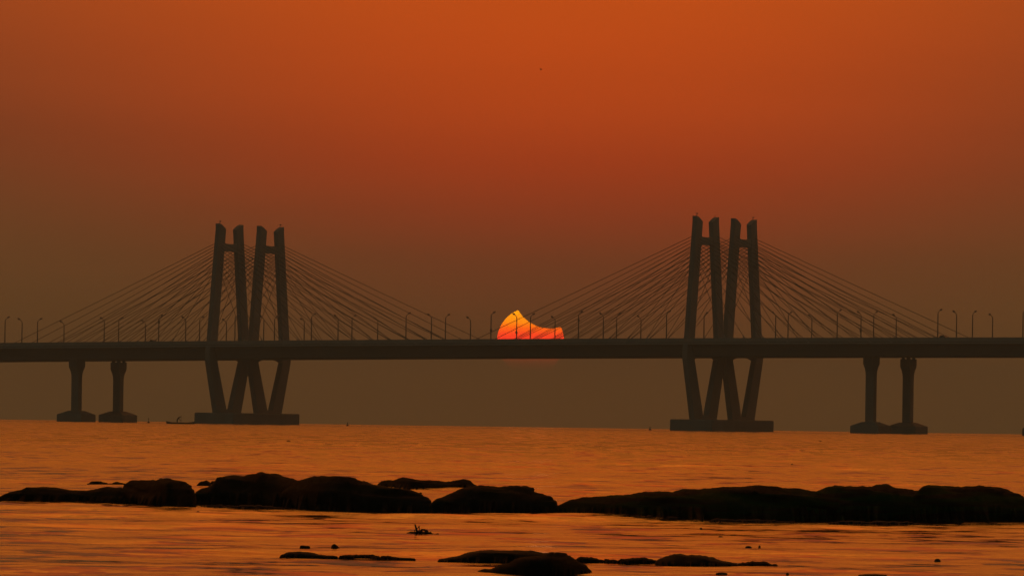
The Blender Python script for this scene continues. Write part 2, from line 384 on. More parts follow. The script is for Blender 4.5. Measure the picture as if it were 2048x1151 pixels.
def pylon(s0, n0):
    zd = zt(s0); mb = MB()
    for sg in (-1, 1):
        rings = leg_rings(s0, n0, sg, zd)
        # head: section across n, swept in s as a rounded prism (in the photograph the high side is the outer one)
        nc, aa, bb = 4.33, 0.68, 1.62
        # subdivide the top into columns so that it can be curved
        K = 10
        zt_ = rings[-1][0][2]
        mb.loft([r if sg > 0 else r[::-1] for r in rings], caps=True)
        top = []
        for i in range(K + 1):
            u = i / K                                # 0 outer ... 1 inner
            lat = u
            z = zt_ + 1.5 - 1.45 * lat ** 1.5
            off = nc + bb - 2 * bb * u
            top.append((off, z))
        # head is a solid whose upper face follows the curve both across the leg
        vs = []; fs = []
        for off, z in top:
            vs += [(s0 - aa, n0 + sg * off, zt_ - 0.003), (s0 + aa, n0 + sg * off, zt_ - 0.003), (s0 + aa, n0 + sg * off, z), (s0 - aa, n0 + sg * off, z)]
        n = len(top)
        for i in range(n - 1):
            p, q_ = 4 * i, 4 * (i + 1)
            fs += [(p + 3, p + 2, q_ + 2, q_ + 3), (p, q_, q_ + 1, p + 1), (p + 1, q_ + 1, q_ + 2, p + 2), (p, p + 3, q_ + 3, q_)]
        fs += [(0, 1, 2, 3), (4 * (n - 1), 4 * (n - 1) + 3, 4 * (n - 1) + 2, 4 * (n - 1) + 1)]
        mb.add(vs, fs)
    # upper cross beam, waisted
    zc = zd + 25.7
    def nleg(z): return 7.95 - (7.95 - 4.33) * (z - (zd - 0.5)) / 31.2
    rg = []
    ni = nleg(zc) - 1.2
    for i in range(11):
        u = i / 10 * 2 - 1; hh = 1.0 + 0.28 * abs(u) ** 2.5
        rg.append([(s0 - 0.52, n0 + u * ni, zc - hh), (s0 + 0.52, n0 + u * ni, zc - hh), (s0 + 0.52, n0 + u * ni, zc + hh), (s0 - 0.52, n0 + u * ni, zc + hh)])
    mb.loft(rg)
    # lower cross beam below the deck with an arched soffit
    rg = []; ztop = zb(s0) + 0.6
    for i in range(15):
        u = i / 14 * 2 - 1
        lo = zb(s0) + 0.1 - 1.25 * abs(u) ** 2.6
        rg.append([(s0 - 0.62, n0 + u * 7.2, lo), (s0 + 0.62, n0 + u * 7.2, lo), (s0 + 0.62, n0 + u * 7.2, ztop), (s0 - 0.62, n0 + u * 7.2, ztop)])
    mb.loft(rg)
    # the fork where the two legs meet above the footing
    rg = []
    for z, nn in ((CAPT - 0.05, 2.2), (CAPT + 0.9, 2.2)):
        hw = nn
        rg.append([(s0 - 0.74, n0 - hw, z), (s0 + 0.74, n0 - hw, z), (s0 + 0.74, n0 + hw, z), (s0 - 0.74, n0 + hw, z)])
    mb.loft(rg)
    py = mb.build('pylon', M_CONC, bridge); bevel(py, 0.16, 2)
    # stays: ten a side on each leg
    for sg in (-1, 1):
        for d_ in (-1, 1):
            for k in range(10):
                dist = 12.6 + 6.1 * k
                zh = zd + 19.6 + (27.2 - 19.6) * (k / 9.0) ** 0.95
                s1 = s0 + d_ * dist
                A = Vector((s0 + d_ * 0.55, n0 + sg * nleg(zh), zh)); B = Vector((s1, n0 + sg * 10.02, zt(s1) - 1.35))
                dirn = (B - A).normalized()
                mb2 = MB().tube([A, A.lerp(B, 0.5) - Vector((0, 0, 0.0016 * dist)), B], 0.075, 6)
                cb = mb2.build('stay_cable', M_CABLE, py)
                if n0 == 0.0 and sg == -1:
                    MB().tube([B - dirn * 2.6, B], 0.15, 8).build('anchor_tube', M_PARA, bridge)
    return py
def rod(py, s0, n, z, hgt, fork):
    mb = MB().tube([(s0, n, z - 0.3), (s0, n, z + hgt)], 0.07, 6)
    if fork:
        mb.tube([(s0, n, z + hgt * 0.45), (s0 + 0.35, n, z + hgt * 0.8), (s0 + 0.35, n, z + hgt * 1.0)], 0.07, 6)
        mb.box(s0 - 0.12, s0 + 0.12, n - 0.12, n + 0.12, z + hgt * 0.72, z + hgt * 0.9)
    mb.build('beacon_rod', M_STEEL, py)
for s0 in (-75.0, 75.0):
    for n0 in (0.0, FAR):
        py = pylon(s0, n0); zd = zt(s0)
        if n0 == 0.0:
            rod(py, s0, n0 - 4.9, zd + 32.1, 0.95, True)
            if s0 > 0: rod(py, s0, n0 + 4.9, zd + 32.1, 0.7, False)
        else:
            rod(py, s0, n0 + 4.9, zd + 32.1, 0.85, True)
    cap = MB().box(s0 - 6.4, s0 + 6.4, -6.6, FAR + 6.6, -2.5, CAPT).build('pile_cap', M_CONC, bridge); bevel(cap, 0.35, 2)

def pier(s0, n0, bearing):
    z1 = zb(s0) - (0.42 if bearing else -0.05)
    prof = [(CAPT - 0.15, 1.2, 0.95), (z1 - 5.2, 1.2, 0.95), (z1 - 4.0, 1.22, 1.05), (z1 - 3.0, 1.28, 1.45), (z1 - 2.3, 1.34, 1.95), (z1 - 1.9, 1.36, 2.12), (z1, 1.36, 2.15)]
    mb = MB().loft([[(s0 - a, n0 - b, z), (s0 + a, n0 - b, z), (s0 + a, n0 + b, z), (s0 - a, n0 + b, z)] for z, a, b in prof])
    p = mb.build('pier', M_CONC, bridge); bevel(p, 0.12, 2)
    a, b = 4.15, 3.6
    cp = MB().loft([[(s0 - x, n0 - y, z), (s0 + x, n0 - y, z), (s0 + x, n0 + y, z), (s0 - x, n0 + y, z)] for z, x, y in ((-2.5, a, b), (1.7, a, b), (CAPT, 1.75, 1.6))])
    bevel(cp.build('pile_cap', M_CONC, p), 0.15, 2)
    if bearing:
        for ds, dn in ((-0.8, -1.35), (0.8, -1.35), (-0.8, 1.35), (0.8, 1.35)):
            MB().box(s0 + ds - 0.3, s0 + ds + 0.3, n0 + dn - 0.4, n0 + dn + 0.4, z1, zb(s0) + 0.03).build('bearing', M_RUBB, p)
for s0 in (-225, -175, -125, 125, 175, 225):
    pier(float(s0), 0.0, False); pier(float(s0), FAR, True)

# ------------------------------------------------------------------ street lamps on the deck
def make_lamp():
    root = empty('street_lamp')
    MB().tube([(0, 0, 0), (0, 0, 4.0), (0, 0, 7.4)], [0.17, 0.145, 0.12], 8).build('pole', M_STEEL, root)
    MB().tube([(0, 0, 7.35), (0, 0.35, 7.72), (0, 1.2, 8.1)], 0.085, 6).build('arm', M_STEEL, root)
    hd = MB().loft([[(-0.11, 1.1, 8.02), (0.11, 1.1, 8.02), (0.11, 1.1, 8.16), (-0.11, 1.1, 8.16)],
                    [(-0.26, 1.4, 8.04), (0.26, 1.4, 8.04), (0.22, 1.4, 8.42), (-0.22, 1.4, 8.42)],
                    [(-0.2, 2.0, 8.28), (0.2, 2.0, 8.28), (0.18, 2.0, 8.56), (-0.18, 2.0, 8.56)]]).build('lamp_head', M_STEEL, root)
    MB().box(-0.15, 0.15, -0.15, 0.15, -0.3, 0.35).build('base', M_STEEL, root)
    return root
proto = make_lamp(); used = False
ROWS = {   # row: (n, arm direction, measured picture x of each lamp)
    'a': (-9.2, 1, [10, 165 - 0, 317.5, 470, 623, 812, 982, 1157, 1333, 1504, 1674.5, 1875.7, 2046]),
    'b': (9.2, -1, [44, 208.5, 371.4, 527.6, 676.2, 862.8, 1033.4, 1206.7, 1380, 1551.4, 1722, 1893 + 20]),
    'c': (FAR - 9.2, 1, [75, 237.4, 399.3, 549, 704, 891, 1060.7, 1233.3, 1408, 1576.3, 1747.4, 1945]),
    'd': (FAR + 9.2, -1, [128, 290.9, 452.8, 608.4, 755.5, 941, 1110, 1281.8, 1455, 1623.8, 1792.5, 1985]),
}
ROWS['a'][2].remove(165)
def s_from_px(px, n):
    lo, hi = -250.0, 250.0
    for _ in range(50):
        m = (lo + hi) / 2; p = bw(m, n, zt(m) + 3) - Vector((0, 0, CAMH))
        x = 1024 + F * p.dot(cR) / p.dot(cF)
        if x < px: lo = m
        else: hi = m
    return (lo + hi) / 2
ORD = ['nearest', 'second', 'third', 'fourth', 'fifth', 'sixth', 'seventh', 'eighth', 'ninth']
lamps = []
for r_, (n, d_, xs) in ROWS.items():
    for x in xs: lamps.append((x, n, d_, r_))
def zone(x):
    if x < 415: return 'left of the left pylons', -1
    if x < 577: return 'amid the left pylons', 1
    if x < 990: return 'between the left pylons and the sun', 1
    if x < 1130: return 'against the sun', 1
    if x < 1366: return 'between the sun and the right pylons', -1
    if x < 1519: return 'amid the right pylons', 1
    return 'right of the right pylons', 1
bins = {}
for L in lamps: bins.setdefault((zone(L[0])[0], L[2]), []).append(L)
BOXED = {1033.4: 3.2, 982: 3.4, 1157: 5.9, 317.5: 6.4, 1722: 3.2}
for (zn, d_), ls in bins.items():
    sgn = zone(ls[0][0])[1]
    ls.sort(key=lambda L: L[0] * sgn)
    ref = {'left of the left pylons': 'the pylons', 'right of the right pylons': 'the pylons', 'between the left pylons and the sun': 'the left pylons',
           'between the sun and the right pylons': 'the right pylons'}.get(zn)
    for i, (x, n, dd, rr) in enumerate(ls):
        s = s_from_px(x, n)
        o = proto if not used else copy_tree(proto)
        used = True
        o.location = bw(s, n, zt(s) - 1.0)
        o.rotation_euler = (0, 0, -ALPHA + (0 if d_ > 0 else math.pi))
        hs = {'a': 0.985, 'b': 0.97, 'c': 0.985, 'd': 0.93}[rr]
        o.scale = (1, 1, hs)
        arm = 'right' if d_ > 0 else 'left'
        way = {'left of the left pylons': 'leftwards from the left pylons', 'right of the right pylons': 'rightwards from the right pylons',
               'between the left pylons and the sun': 'rightwards from the left pylons', 'between the sun and the right pylons': 'leftwards from the right pylons'}.get(zn)
        if way: lab = 'slim street lamp with its arm to the %s, %s one %s' % (arm, ORD[i], way)
        else: lab = 'slim street lamp with its arm to the %s, %s one standing %s' % (arm, ['first', 'second', 'third', 'fourth'][i], zn)
        tag(o, lab, 'street lamp', 'street lamps along the bridge deck')
        if x in BOXED:
            zz_ = BOXED[x]
            MB().loft([[(-0.2 * k, -0.16 * k, zz_ + z), (0.28 * k, -0.16 * k, zz_ + z), (0.28 * k, 0.22 * k, zz_ + z), (-0.2 * k, 0.22 * k, zz_ + z)] for z, k in ((-0.42, 0.5), (-0.2, 1.0), (0.2, 1.0), (0.42, 0.5))]).build('control_box', M_STEEL, o)

# ------------------------------------------------------------------ vehicles on the near carriageway
def vehicle(name, s, n, L, Wd, Hh, van, label, cat):
    p = bw(s, n, zt(s) - 1.0)
    root = empty(name, p, -ALPHA); tag(root, label, cat)
    if van: prof = [(-L / 2, 0.5), (-L / 2, Hh * 0.93), (-L / 2 + 0.3, Hh), (L / 2 - 0.4, Hh), (L / 2 - 0.1, Hh * 0.85), (L / 2, 1.1), (L / 2, 0.5)]
    else: prof = [(-L / 2, 0.35), (-L / 2, 0.95), (-L / 2 + 0.7, 1.0), (-L / 2 + 1.3, Hh), (L / 2 - 1.9, Hh), (L / 2 - 1.2, 1.0), (L / 2, 0.85), (L / 2, 0.35)]
    mb = MB(); mb.loft([[(x, -Wd / 2, z) for x, z in prof], [(x, Wd / 2, z) for x, z in prof]])
    bevel(mb.build('body', M_PAINT, root), 0.08, 2)
    z0, z1 = (Hh * 0.5, Hh * 0.82) if van else (1.02, Hh - 0.08)
    for sg in (-1, 1):
        y0 = sg * (Wd / 2 + 0.004)
        MB().box(-L * 0.36 if van else -L / 2 + 1.35, L * 0.38 if van else L / 2 - 2.0, min(y0, y0 + sg * 0.012), max(y0, y0 + sg * 0.012), z0, z1).build('window', M_WIN, root)
        for x in (-L * 0.31, L * 0.33):
            w_ = MB(); rr = 0.48 if van else 0.32
            w_.loft([[(x + rr * math.cos(a * math.pi / 8), yy, rr + rr * math.sin(a * math.pi / 8)) for a in range(16)] for yy in (sg * (Wd / 2 - 0.22), sg * (Wd / 2 + 0.03))])
            w_.build('wheel', M_TYRE, root)
    return root
vehicle('car', s_from_px(308, -3), -3.0, 3.9, 1.7, 1.62, False, 'car whose low roof just shows above the parapet, left of the pylons', 'car')
vehicle('car', s_from_px(1889, -3), -3.0, 4.1, 1.75, 1.68, False, 'car whose roof shows above the parapet near the right edge', 'car')

# ------------------------------------------------------------------ rocks
def resamp(pts, n):
    xs = np.array([p[0] for p in pts], float); ys = np.array([p[1] for p in pts], float)
    x = np.linspace(xs[0], xs[-1], n); return x, np.interp(x, xs, ys)
ZA = lambda L: [(160 + x / 2.327, 920 + y / 2.327) for x, y in L]
ZC = lambda L: [(1020 + x / 2.327, 920 + y / 2.327) for x, y in L]
def rock(name, label, top, bot, depth, mat=None, rough=1.0, group=None, cat='rock', blunt=0.62, seed=0, lift=0.006, jag=1.0):
    x0, x1 = top[0][0], top[-1][0]
    n = int(min(260, max(14, (x1 - x0) / 1.7)))
    xs, ty = resamp(top, n)
    by = np.interp(xs, [p[0] for p in bot], [p[1] for p in bot])
    def sm(a, wn):
        wn = max(1, int(wn)); k = np.hanning(2 * wn + 3); k /= k.sum()
        return np.convolve(np.pad(a, wn + 1, mode='edge'), k, 'valid')
    by = sm(by, n * 0.22)
    jt = np.array([mnoise.fractal(Vector((x * 0.055 + seed * 3.1, seed * 1.7, 0)), 0.55, 2.0, 6) for x in xs])
    jb = np.array([mnoise.fractal(Vector((x * 0.06 + seed * 2.3, seed * 0.7, 9)), 0.6, 2.0, 5) for x in xs])
    ty = ty - jag * (1.0 if depth > 0.85 else 1.6) * jt
    bj = np.clip(jb, -0.5, 1.3) * jag * (3.4 if depth > 0.85 else 1.2)
    K = 30; mb = MB(); rings = []
    xm = (x0 + x1) / 2; Dm = sea_dist(xm, float(np.interp(xm, xs, by)))
    org = at(xm, float(np.interp(xm, xs, by)), Dm); org.z = 0
    for i in range(n):
        u = i / (n - 1); end = min(u, 1 - u)
        taper = math.sin(math.pi / 2 * min(1.0, end / 0.34))
        dp = depth * (0.25 + 0.75 * taper)
        Dn = sea_dist(xs[i], by[i])
        Dr = Dn + dp * 0.45; Dj = sea_dist(xs[i], by[i] + bj[i]) - Dn
        P = at(xs[i], ty[i], Dr)
        zr = max(P.z, 0.004 + 0.0 * taper)
        zr += lift * min(1.0, end / 0.06)
        if i in (0, n - 1): zr = -0.02
        ring = []
        for k in range(K):
            ph = math.pi * (k / (K - 1))
            yy = Dn + dp * 0.5 * (1 - math.cos(ph)) * 0.98
            zc = (math.sin(ph) ** blunt) * zr
            X = P.x * (1 + (yy - Dr) / Dr * 0.0)
            if k < 2:                      # an irregular low apron at the waterline
                yy = Dn + min(Dj, 0.0); zc = min(zc, 0.010)
            q_ = Vector((X * 0.55, yy * 0.12, zc * 7.0 + X * 0.35))
            nz = mnoise.fractal(q_ * 2.3 + Vector((seed, 0, 0)), 0.9, 2.0, 5) * 0.055 + mnoise.ridged_multi_fractal(q_ * 1.1 + Vector((seed, 3, 0)), 0.9, 2.0, 4, 1.0, 2.0) * 0.012
            if k < 2: q_ = Vector((X, 0, 0))
            lump = mnoise.fractal(Vector((X * 0.5 + seed * 5, zc * 5.0 + X * 0.5, seed)), 0.9, 2.0, 4)
            amp = 0.0 if k < 2 else rough * max(0.0, min(1.0, zr / 0.25)) * (math.sin(ph) ** 0.5)
            top_f = math.sin(ph) ** 4
            ring.append((X - org.x + nz * amp * 0.5, yy - org.y - (nz * 0.8 + lump * 0.30) * amp * math.cos(ph), zc + nz * amp * (1 - 0.6 * top_f)))
        # skirt below the water
        ring[0] = (ring[0][0], ring[0][1] - 0.05, -0.25); ring[-1] = (ring[-1][0], ring[-1][1] + 0.05, -0.25)
        rings.append(ring)
    mb.loft(rings, caps=True, closed=True)
    o = mb.build(name, mat or M_ROCK, None, True); o.location = org
    tag(o, label, cat, group)
    return o
B1 = ZA([(-500, 186), (0, 190), (200, 195), (330, 205), (400, 217), (545, 214)])
rock('boulder', 'low dark rock shelf at the far left end of the middle row', ZA([(-390, 175), (-330, 150), (-250, 130), (-160, 126), (-90, 132), (-30, 137), (30, 140), (60, 135), (120, 128), (190, 130), (225, 150), (250, 185)]), B1, 1.6, seed=1, group='rocks in the middle row')
rock('boulder', 'rounded black double humped boulder left of the big rock, second from the left', ZA([(188, 150), (195, 128), (205, 112), (230, 97), (280, 93), (320, 95), (350, 96), (370, 87), (400, 84), (440, 90), (480, 105), (510, 122), (530, 148), (537, 170), (540, 200)]), B1, 1.9, seed=2, group='rocks in the middle row')
B2 = ZA([(520, 205), (740, 207), (980, 215), (1050, 228), (1270, 233), (1660, 238)])
rock('boulder', 'tallest black rock with a pointed peak, below the left pylons', ZA([(528, 165), (540, 146), (560, 135), (610, 118), (625, 100), (635, 82), (670, 73), (710, 70), (760, 77), (790, 68), (820, 62), (842, 54), (870, 65), (900, 67), (930, 78), (980, 88), (1010, 98), (1060, 112), (1110, 140), (1150, 190)]), B2, 2.4, seed=3, group='rocks in the middle row')
rock('boulder', 'wide black rock sloping down to the right, just right of the peaked rock', ZA([(935, 150), (975, 120), (1010, 99), (1040, 90), (1080, 78), (1130, 80), (1160, 80), (1215, 74), (1255, 75), (1275, 87), (1310, 105), (1350, 112), (1400, 122), (1480, 133), (1540, 143), (1590, 158), (1615, 175), (1635, 193), (1645, 222)]), B2, 2.2, seed=4, group='rocks in the middle row')
rock('boulder', 'black dome shaped rock left of the notch, below the sun', ZA([(1622, 215), (1635, 196), (1660, 178), (1700, 165), (1740, 150), (1780, 135), (1830, 124), (1860, 120), (1900, 122), (1950, 128), (2001, 124), (2061, 125), (2101, 130), (2121, 145), (2161, 152), (2191, 165), (2211, 185), (2223, 208), (2230, 235)]), ZA([(1610, 238), (1900, 243), (2240, 247)]), 2.0, seed=5, group='rocks in the middle row')
B4 = ZC([(205, 240), (440, 262), (800, 270), (1000, 280), (1500, 280), (1800, 283), (2500, 284)])
rock('boulder', 'very long dark rock ridge rising gently to the right, green with weed', ZC([(212, 222), (222, 210), (260, 192), (340, 175), (440, 170), (560, 160), (600, 153), (720, 145), (760, 147), (810, 135), (850, 138), (930, 131), (1000, 127), (1100, 122), (1160, 115), (1220, 122), (1290, 132), (1340, 132), (1400, 141), (1450, 150), (1520, 175), (1560, 230)]), B4, 2.3, M_MOSS, seed=6, group='rocks in the middle row')
rock('boulder', 'flat topped weed covered rock below the two right bridge piers', ZC([(1370, 200), (1400, 155), (1430, 143), (1470, 130), (1510, 121), (1600, 123), (1700, 121), (1740, 117), (1800, 130), (1900, 138), (1960, 160), (2000, 220)]), B4, 2.3, M_MOSS, seed=7, group='rocks in the middle row')
rock('boulder', 'dark rock with a small hump at the far right end of the row', ZC([(1870, 170), (1900, 140), (1920, 125), (1950, 116), (1990, 115), (2018, 121), (2100, 128), (2180, 120), (2260, 128), (2340, 145), (2420, 180), (2470, 250)]), B4, 2.2, M_MOSS, seed=8, group='rocks in the middle row')
rock('rock_shelf', 'low jagged black rock shelf lying behind the wide sloping rock', ZA([(1380, 114), (1400, 98), (1460, 93), (1500, 82), (1530, 85), (1560, 92), (1600, 92), (1660, 98), (1700, 100), (1740, 98), (1780, 88), (1810, 97), (1850, 118)]), ZA([(1380, 118), (1500, 133), (1600, 135), (1740, 132), (1860, 124)]), 1.6, seed=9, rough=1.5)
rock('small_rock', 'small dark rock behind the gap left of the peaked rock', ZA([(540, 119), (560, 100), (585, 96), (600, 103), (612, 118)]), ZA([(540, 121), (612, 121)]), 0.9, seed=10)
rock('small_rock', 'little black rock touching the left shoulder of the peaked rock from behind', ZA([(603, 108), (613, 97), (635, 95), (650, 108)]), ZA([(600, 111), (652, 111)]), 0.8, seed=11)
rock('small_rock', 'thin black rock just above water, behind the left boulder', ZA([(130, 109), (150, 105), (175, 98), (190, 104), (212, 110)]), ZA([(130, 111), (212, 111)]), 0.8, seed=12)
rock('small_rock', 'lowest flattest black rock at the far left, behind the rock shelf', ZA([(38, 107), (70, 98), (95, 97), (112, 103), (130, 107)]), ZA([(38, 108), (130, 108)]), 0.7, seed=13)
rock('small_rock', 'small black rock behind the right shoulder of the wide sloping rock', ZA([(1290, 104), (1300, 96), (1320, 97), (1345, 108), (1360, 116)]), ZA([(1290, 112), (1360, 118)]), 0.8, seed=14)
# the front row
rock('boulder', 'largest foreground rock, dark and humped, at the bottom edge of the picture', ZA([(1840, 518), (1860, 510), (1910, 509), (1950, 488), (2000, 478), (2030, 460), (2080, 452), (2140, 446), (2190, 434), (2245, 436), (2281, 450), (2321, 475), (2351, 490), (2375, 508), (2385, 517)]), ZA([(1840, 520), (1920, 526), (2100, 534), (2250, 534), (2385, 520)]), 0.85, seed=20, rough=0.7)
rock('rock_shelf', 'wet flat rock with glinting streaks, behind the largest foreground rock', ZA([(1665, 461), (1700, 456), (1750, 450), (1800, 435), (1860, 422), (1900, 420), (1960, 425), (2048, 425), (2130, 430), (2200, 440), (2260, 460)]), ZA([(1665, 463), (1800, 470), (2000, 472), (2260, 470)]), 0.9, M_WETR, seed=21, rough=1.6)
rock('rock_shelf', 'low dark rock with a rounded crest, right of the largest foreground rock', ZC([(675, 470), (700, 460), (720, 452), (770, 440), (785, 438), (830, 445), (900, 445), (950, 455), (1000, 470), (1060, 480)]), ZC([(675, 474), (720, 482), (900, 490), (1060, 487)]), 0.8, M_WETR, seed=22, rough=1.3)
rock('small_rock', 'thin dark tail of rock trailing right from the low crested rock', ZC([(1045, 483), (1090, 476), (1130, 468), (1180, 473), (1230, 482), (1248, 487)]), ZC([(1045, 487), (1248, 488)]), 0.5, seed=23, rough=0.6, lift=0.001, jag=1.5)
rock('small_rock', 'small flat wet rock just right of the largest foreground rock', ZC([(300, 460), (330, 447), (380, 450), (420, 457), (440, 464)]), ZC([(300, 465), (440, 466)]), 0.5, seed=24, rough=0.6, lift=0.001, jag=1.5)
rock('small_rock', 'narrow wet rock touching the left end of the low crested rock', ZC([(500, 464), (520, 457), (560, 452), (620, 452), (660, 459), (690, 466)]), ZC([(500, 470), (690, 472)]), 0.55, seed=25, rough=0.6, lift=0.001, jag=1.5)
rock('small_rock', 'thin wet sliver of rock midway between the foreground rocks', ZC([(436, 462), (460, 459), (490, 461), (506, 465)]), ZC([(436, 466), (506, 468)]), 0.4, seed=26, rough=0.4, lift=0.001, jag=1.5)
rock('rock_shelf', 'flat black slab below the two small stones in the left foreground', ZA([(930, 441), (948, 436), (958, 428), (975, 425), (1050, 425), (1082, 430), (1108, 438), (1150, 442), (1200, 446)]), ZA([(930, 444), (960, 446), (1110, 447), (1200, 448)]), 0.5, M_WETR, seed=27, rough=0.7, lift=0.002, jag=0.6)
rock('small_rock', 'long low dark strip of rock awash, right of the black slab', ZA([(1205, 445), (1250, 442), (1300, 440), (1335, 436), (1355, 437), (1380, 444), (1400, 451)]), ZA([(1205, 447), (1330, 444), (1400, 454)]), 0.45, seed=28, rough=0.5, lift=0.001, jag=1.5)
rock('small_rock', 'thin dark strip of rock awash, left of the wet flat rock', ZA([(1395, 451), (1415, 447), (1435, 443), (1455, 448), (1490, 454), (1520, 453), (1562, 456)]), ZA([(1395, 454), (1435, 449), (1490, 457), (1562, 458)]), 0.4, seed=29, rough=0.5, lift=0.001, jag=1.5)
rock('stone', 'squarish small brown stone standing above the black slab, left of its partner', ZA([(1020, 412), (1023, 402), (1035, 400), (1062, 402), (1072, 406), (1074, 414)]), ZA([(1020, 416), (1074, 417)]), 0.12, lift=0.012, jag=0.3, seed=30, rough=0.5, cat='stone', blunt=0.35)
rock('stone', 'small black pointed stone in the water, right of the squarish one', ZA([(1166, 414), (1172, 400), (1178, 394), (1190, 395), (1200, 404), (1209, 415)]), ZA([(1166, 418), (1185, 421), (1209, 419)]), 0.12, lift=0.012, jag=0.3, seed=31, rough=0.5, cat='stone', blunt=0.4)
# wet ledges awash along the waterline of the long ridge and the dome
LEDGE = [((1650, 246), (1885, 258), 'under the dome shaped rock'), ((2315, 252), (2520, 262), 'under the left end of the long ridge')]
rock('small_rock', 'thin ledge awash along the foot of the dome shaped rock', ZA([(1650, 246), (1700, 243), (1760, 250), (1820, 244), (1885, 250), (1920, 257)]), ZA([(1650, 253), (1760, 260), (1920, 260)]), 0.35, seed=33, rough=0.4, lift=0.001, jag=1.5)
rock('small_rock', 'thin ledge awash along the foot of the long ridge, left of its middle', ZC([(440, 262), (500, 256), (560, 259), (640, 255), (740, 263), (800, 268)]), ZC([(440, 266), (800, 273)]), 0.4, M_WETR, seed=34, rough=0.4, lift=0.001, jag=1.6)
rock('small_rock', 'thin ledge awash along the foot of the long ridge, near its highest part', ZC([(900, 276), (1000, 271), (1060, 275), (1130, 271), (1240, 279), (1330, 284)]), ZC([(900, 281), (1330, 287)]), 0.4, M_WETR, seed=35, rough=0.4, lift=0.001, jag=1.6)
rock('small_rock', 'thin ledge awash below the flat topped weed covered rock', ZC([(1480, 285), (1560, 281), (1640, 284), (1720, 280), (1820, 284), (1900, 290)]), ZC([(1480, 289), (1900, 292)]), 0.4, M_WETR, seed=36, rough=0.4, lift=0.001, jag=1.6)
rock('small_rock', 'thin ledge awash along the foot of the peaked rock', ZA([(560, 210), (640, 206), (720, 211), (820, 207), (900, 214), (980, 222)]), ZA([(560, 214), (980, 225)]), 0.4, M_WETR, seed=37, rough=0.4, lift=0.001, jag=1.6)
# small dark bits of floating debris, shaped as low rocks and filed under stones
for i, (x, y, wd, hh, lab) in enumerate([
        (577, 881, 9, 2.2, 'small dark bit of debris afloat below the right edge of the left pylon footing'),
        (1640, 881, 3, 2.4, 'tiny dark bit of debris afloat between the right pylons and piers'),
        (1584, 928, 4, 2.2, 'tiny dark bit of debris afloat above the long rock ridge'),
        (1402, 1057, 7, 4.2, 'small round black bit of debris afloat just below the long ridge'),
        (1441, 1073, 12, 2.6, 'small flat dark bit of debris afloat below the round black bit'),
        (1497, 1093, 14, 2.6, 'flat black bit of debris afloat in the right foreground, left of a tiny one'),
        (1519, 1092, 5, 2.8, 'small dark bit of debris afloat right beside the flat black one'),
        (1875, 1119, 13, 4.0, 'dark bit of debris afloat near the right edge of the picture'),
        (1575, 1147, 7, 3.2, 'dark bit of debris afloat at the bottom edge, right of centre'),
        (1745, 1149, 60, 2.6, 'long thin dark strip awash at the bottom right edge'),
        (1443, 1146, 26, 2.6, 'thin dark strip awash at the bottom edge below the crested rock'),
        (396, 1023, 8, 2.0, 'tiny dark bit of debris afloat below the double humped boulder'),
        (841, 985, 7, 2.0, 'tiny dark bit of debris afloat in the bay before the jagged shelf')]):
    rock('floating_debris', lab, [(x - wd / 2, y + hh * 0.4), (x - wd * 0.25, y - hh * 0.4), (x + wd * 0.1, y - hh * 0.5), (x + wd * 0.35, y - hh * 0.1), (x + wd / 2, y + hh * 0.4)],
         [(x - wd / 2, y + hh * 0.5), (x + wd / 2, y + hh * 0.5)], max(0.08, wd / F * sea_dist(x, y + hh * 0.5) * 0.8), M_WEED, 0.3, jag=0.2, cat='stone', group='small bits of debris afloat', seed=40 + i)

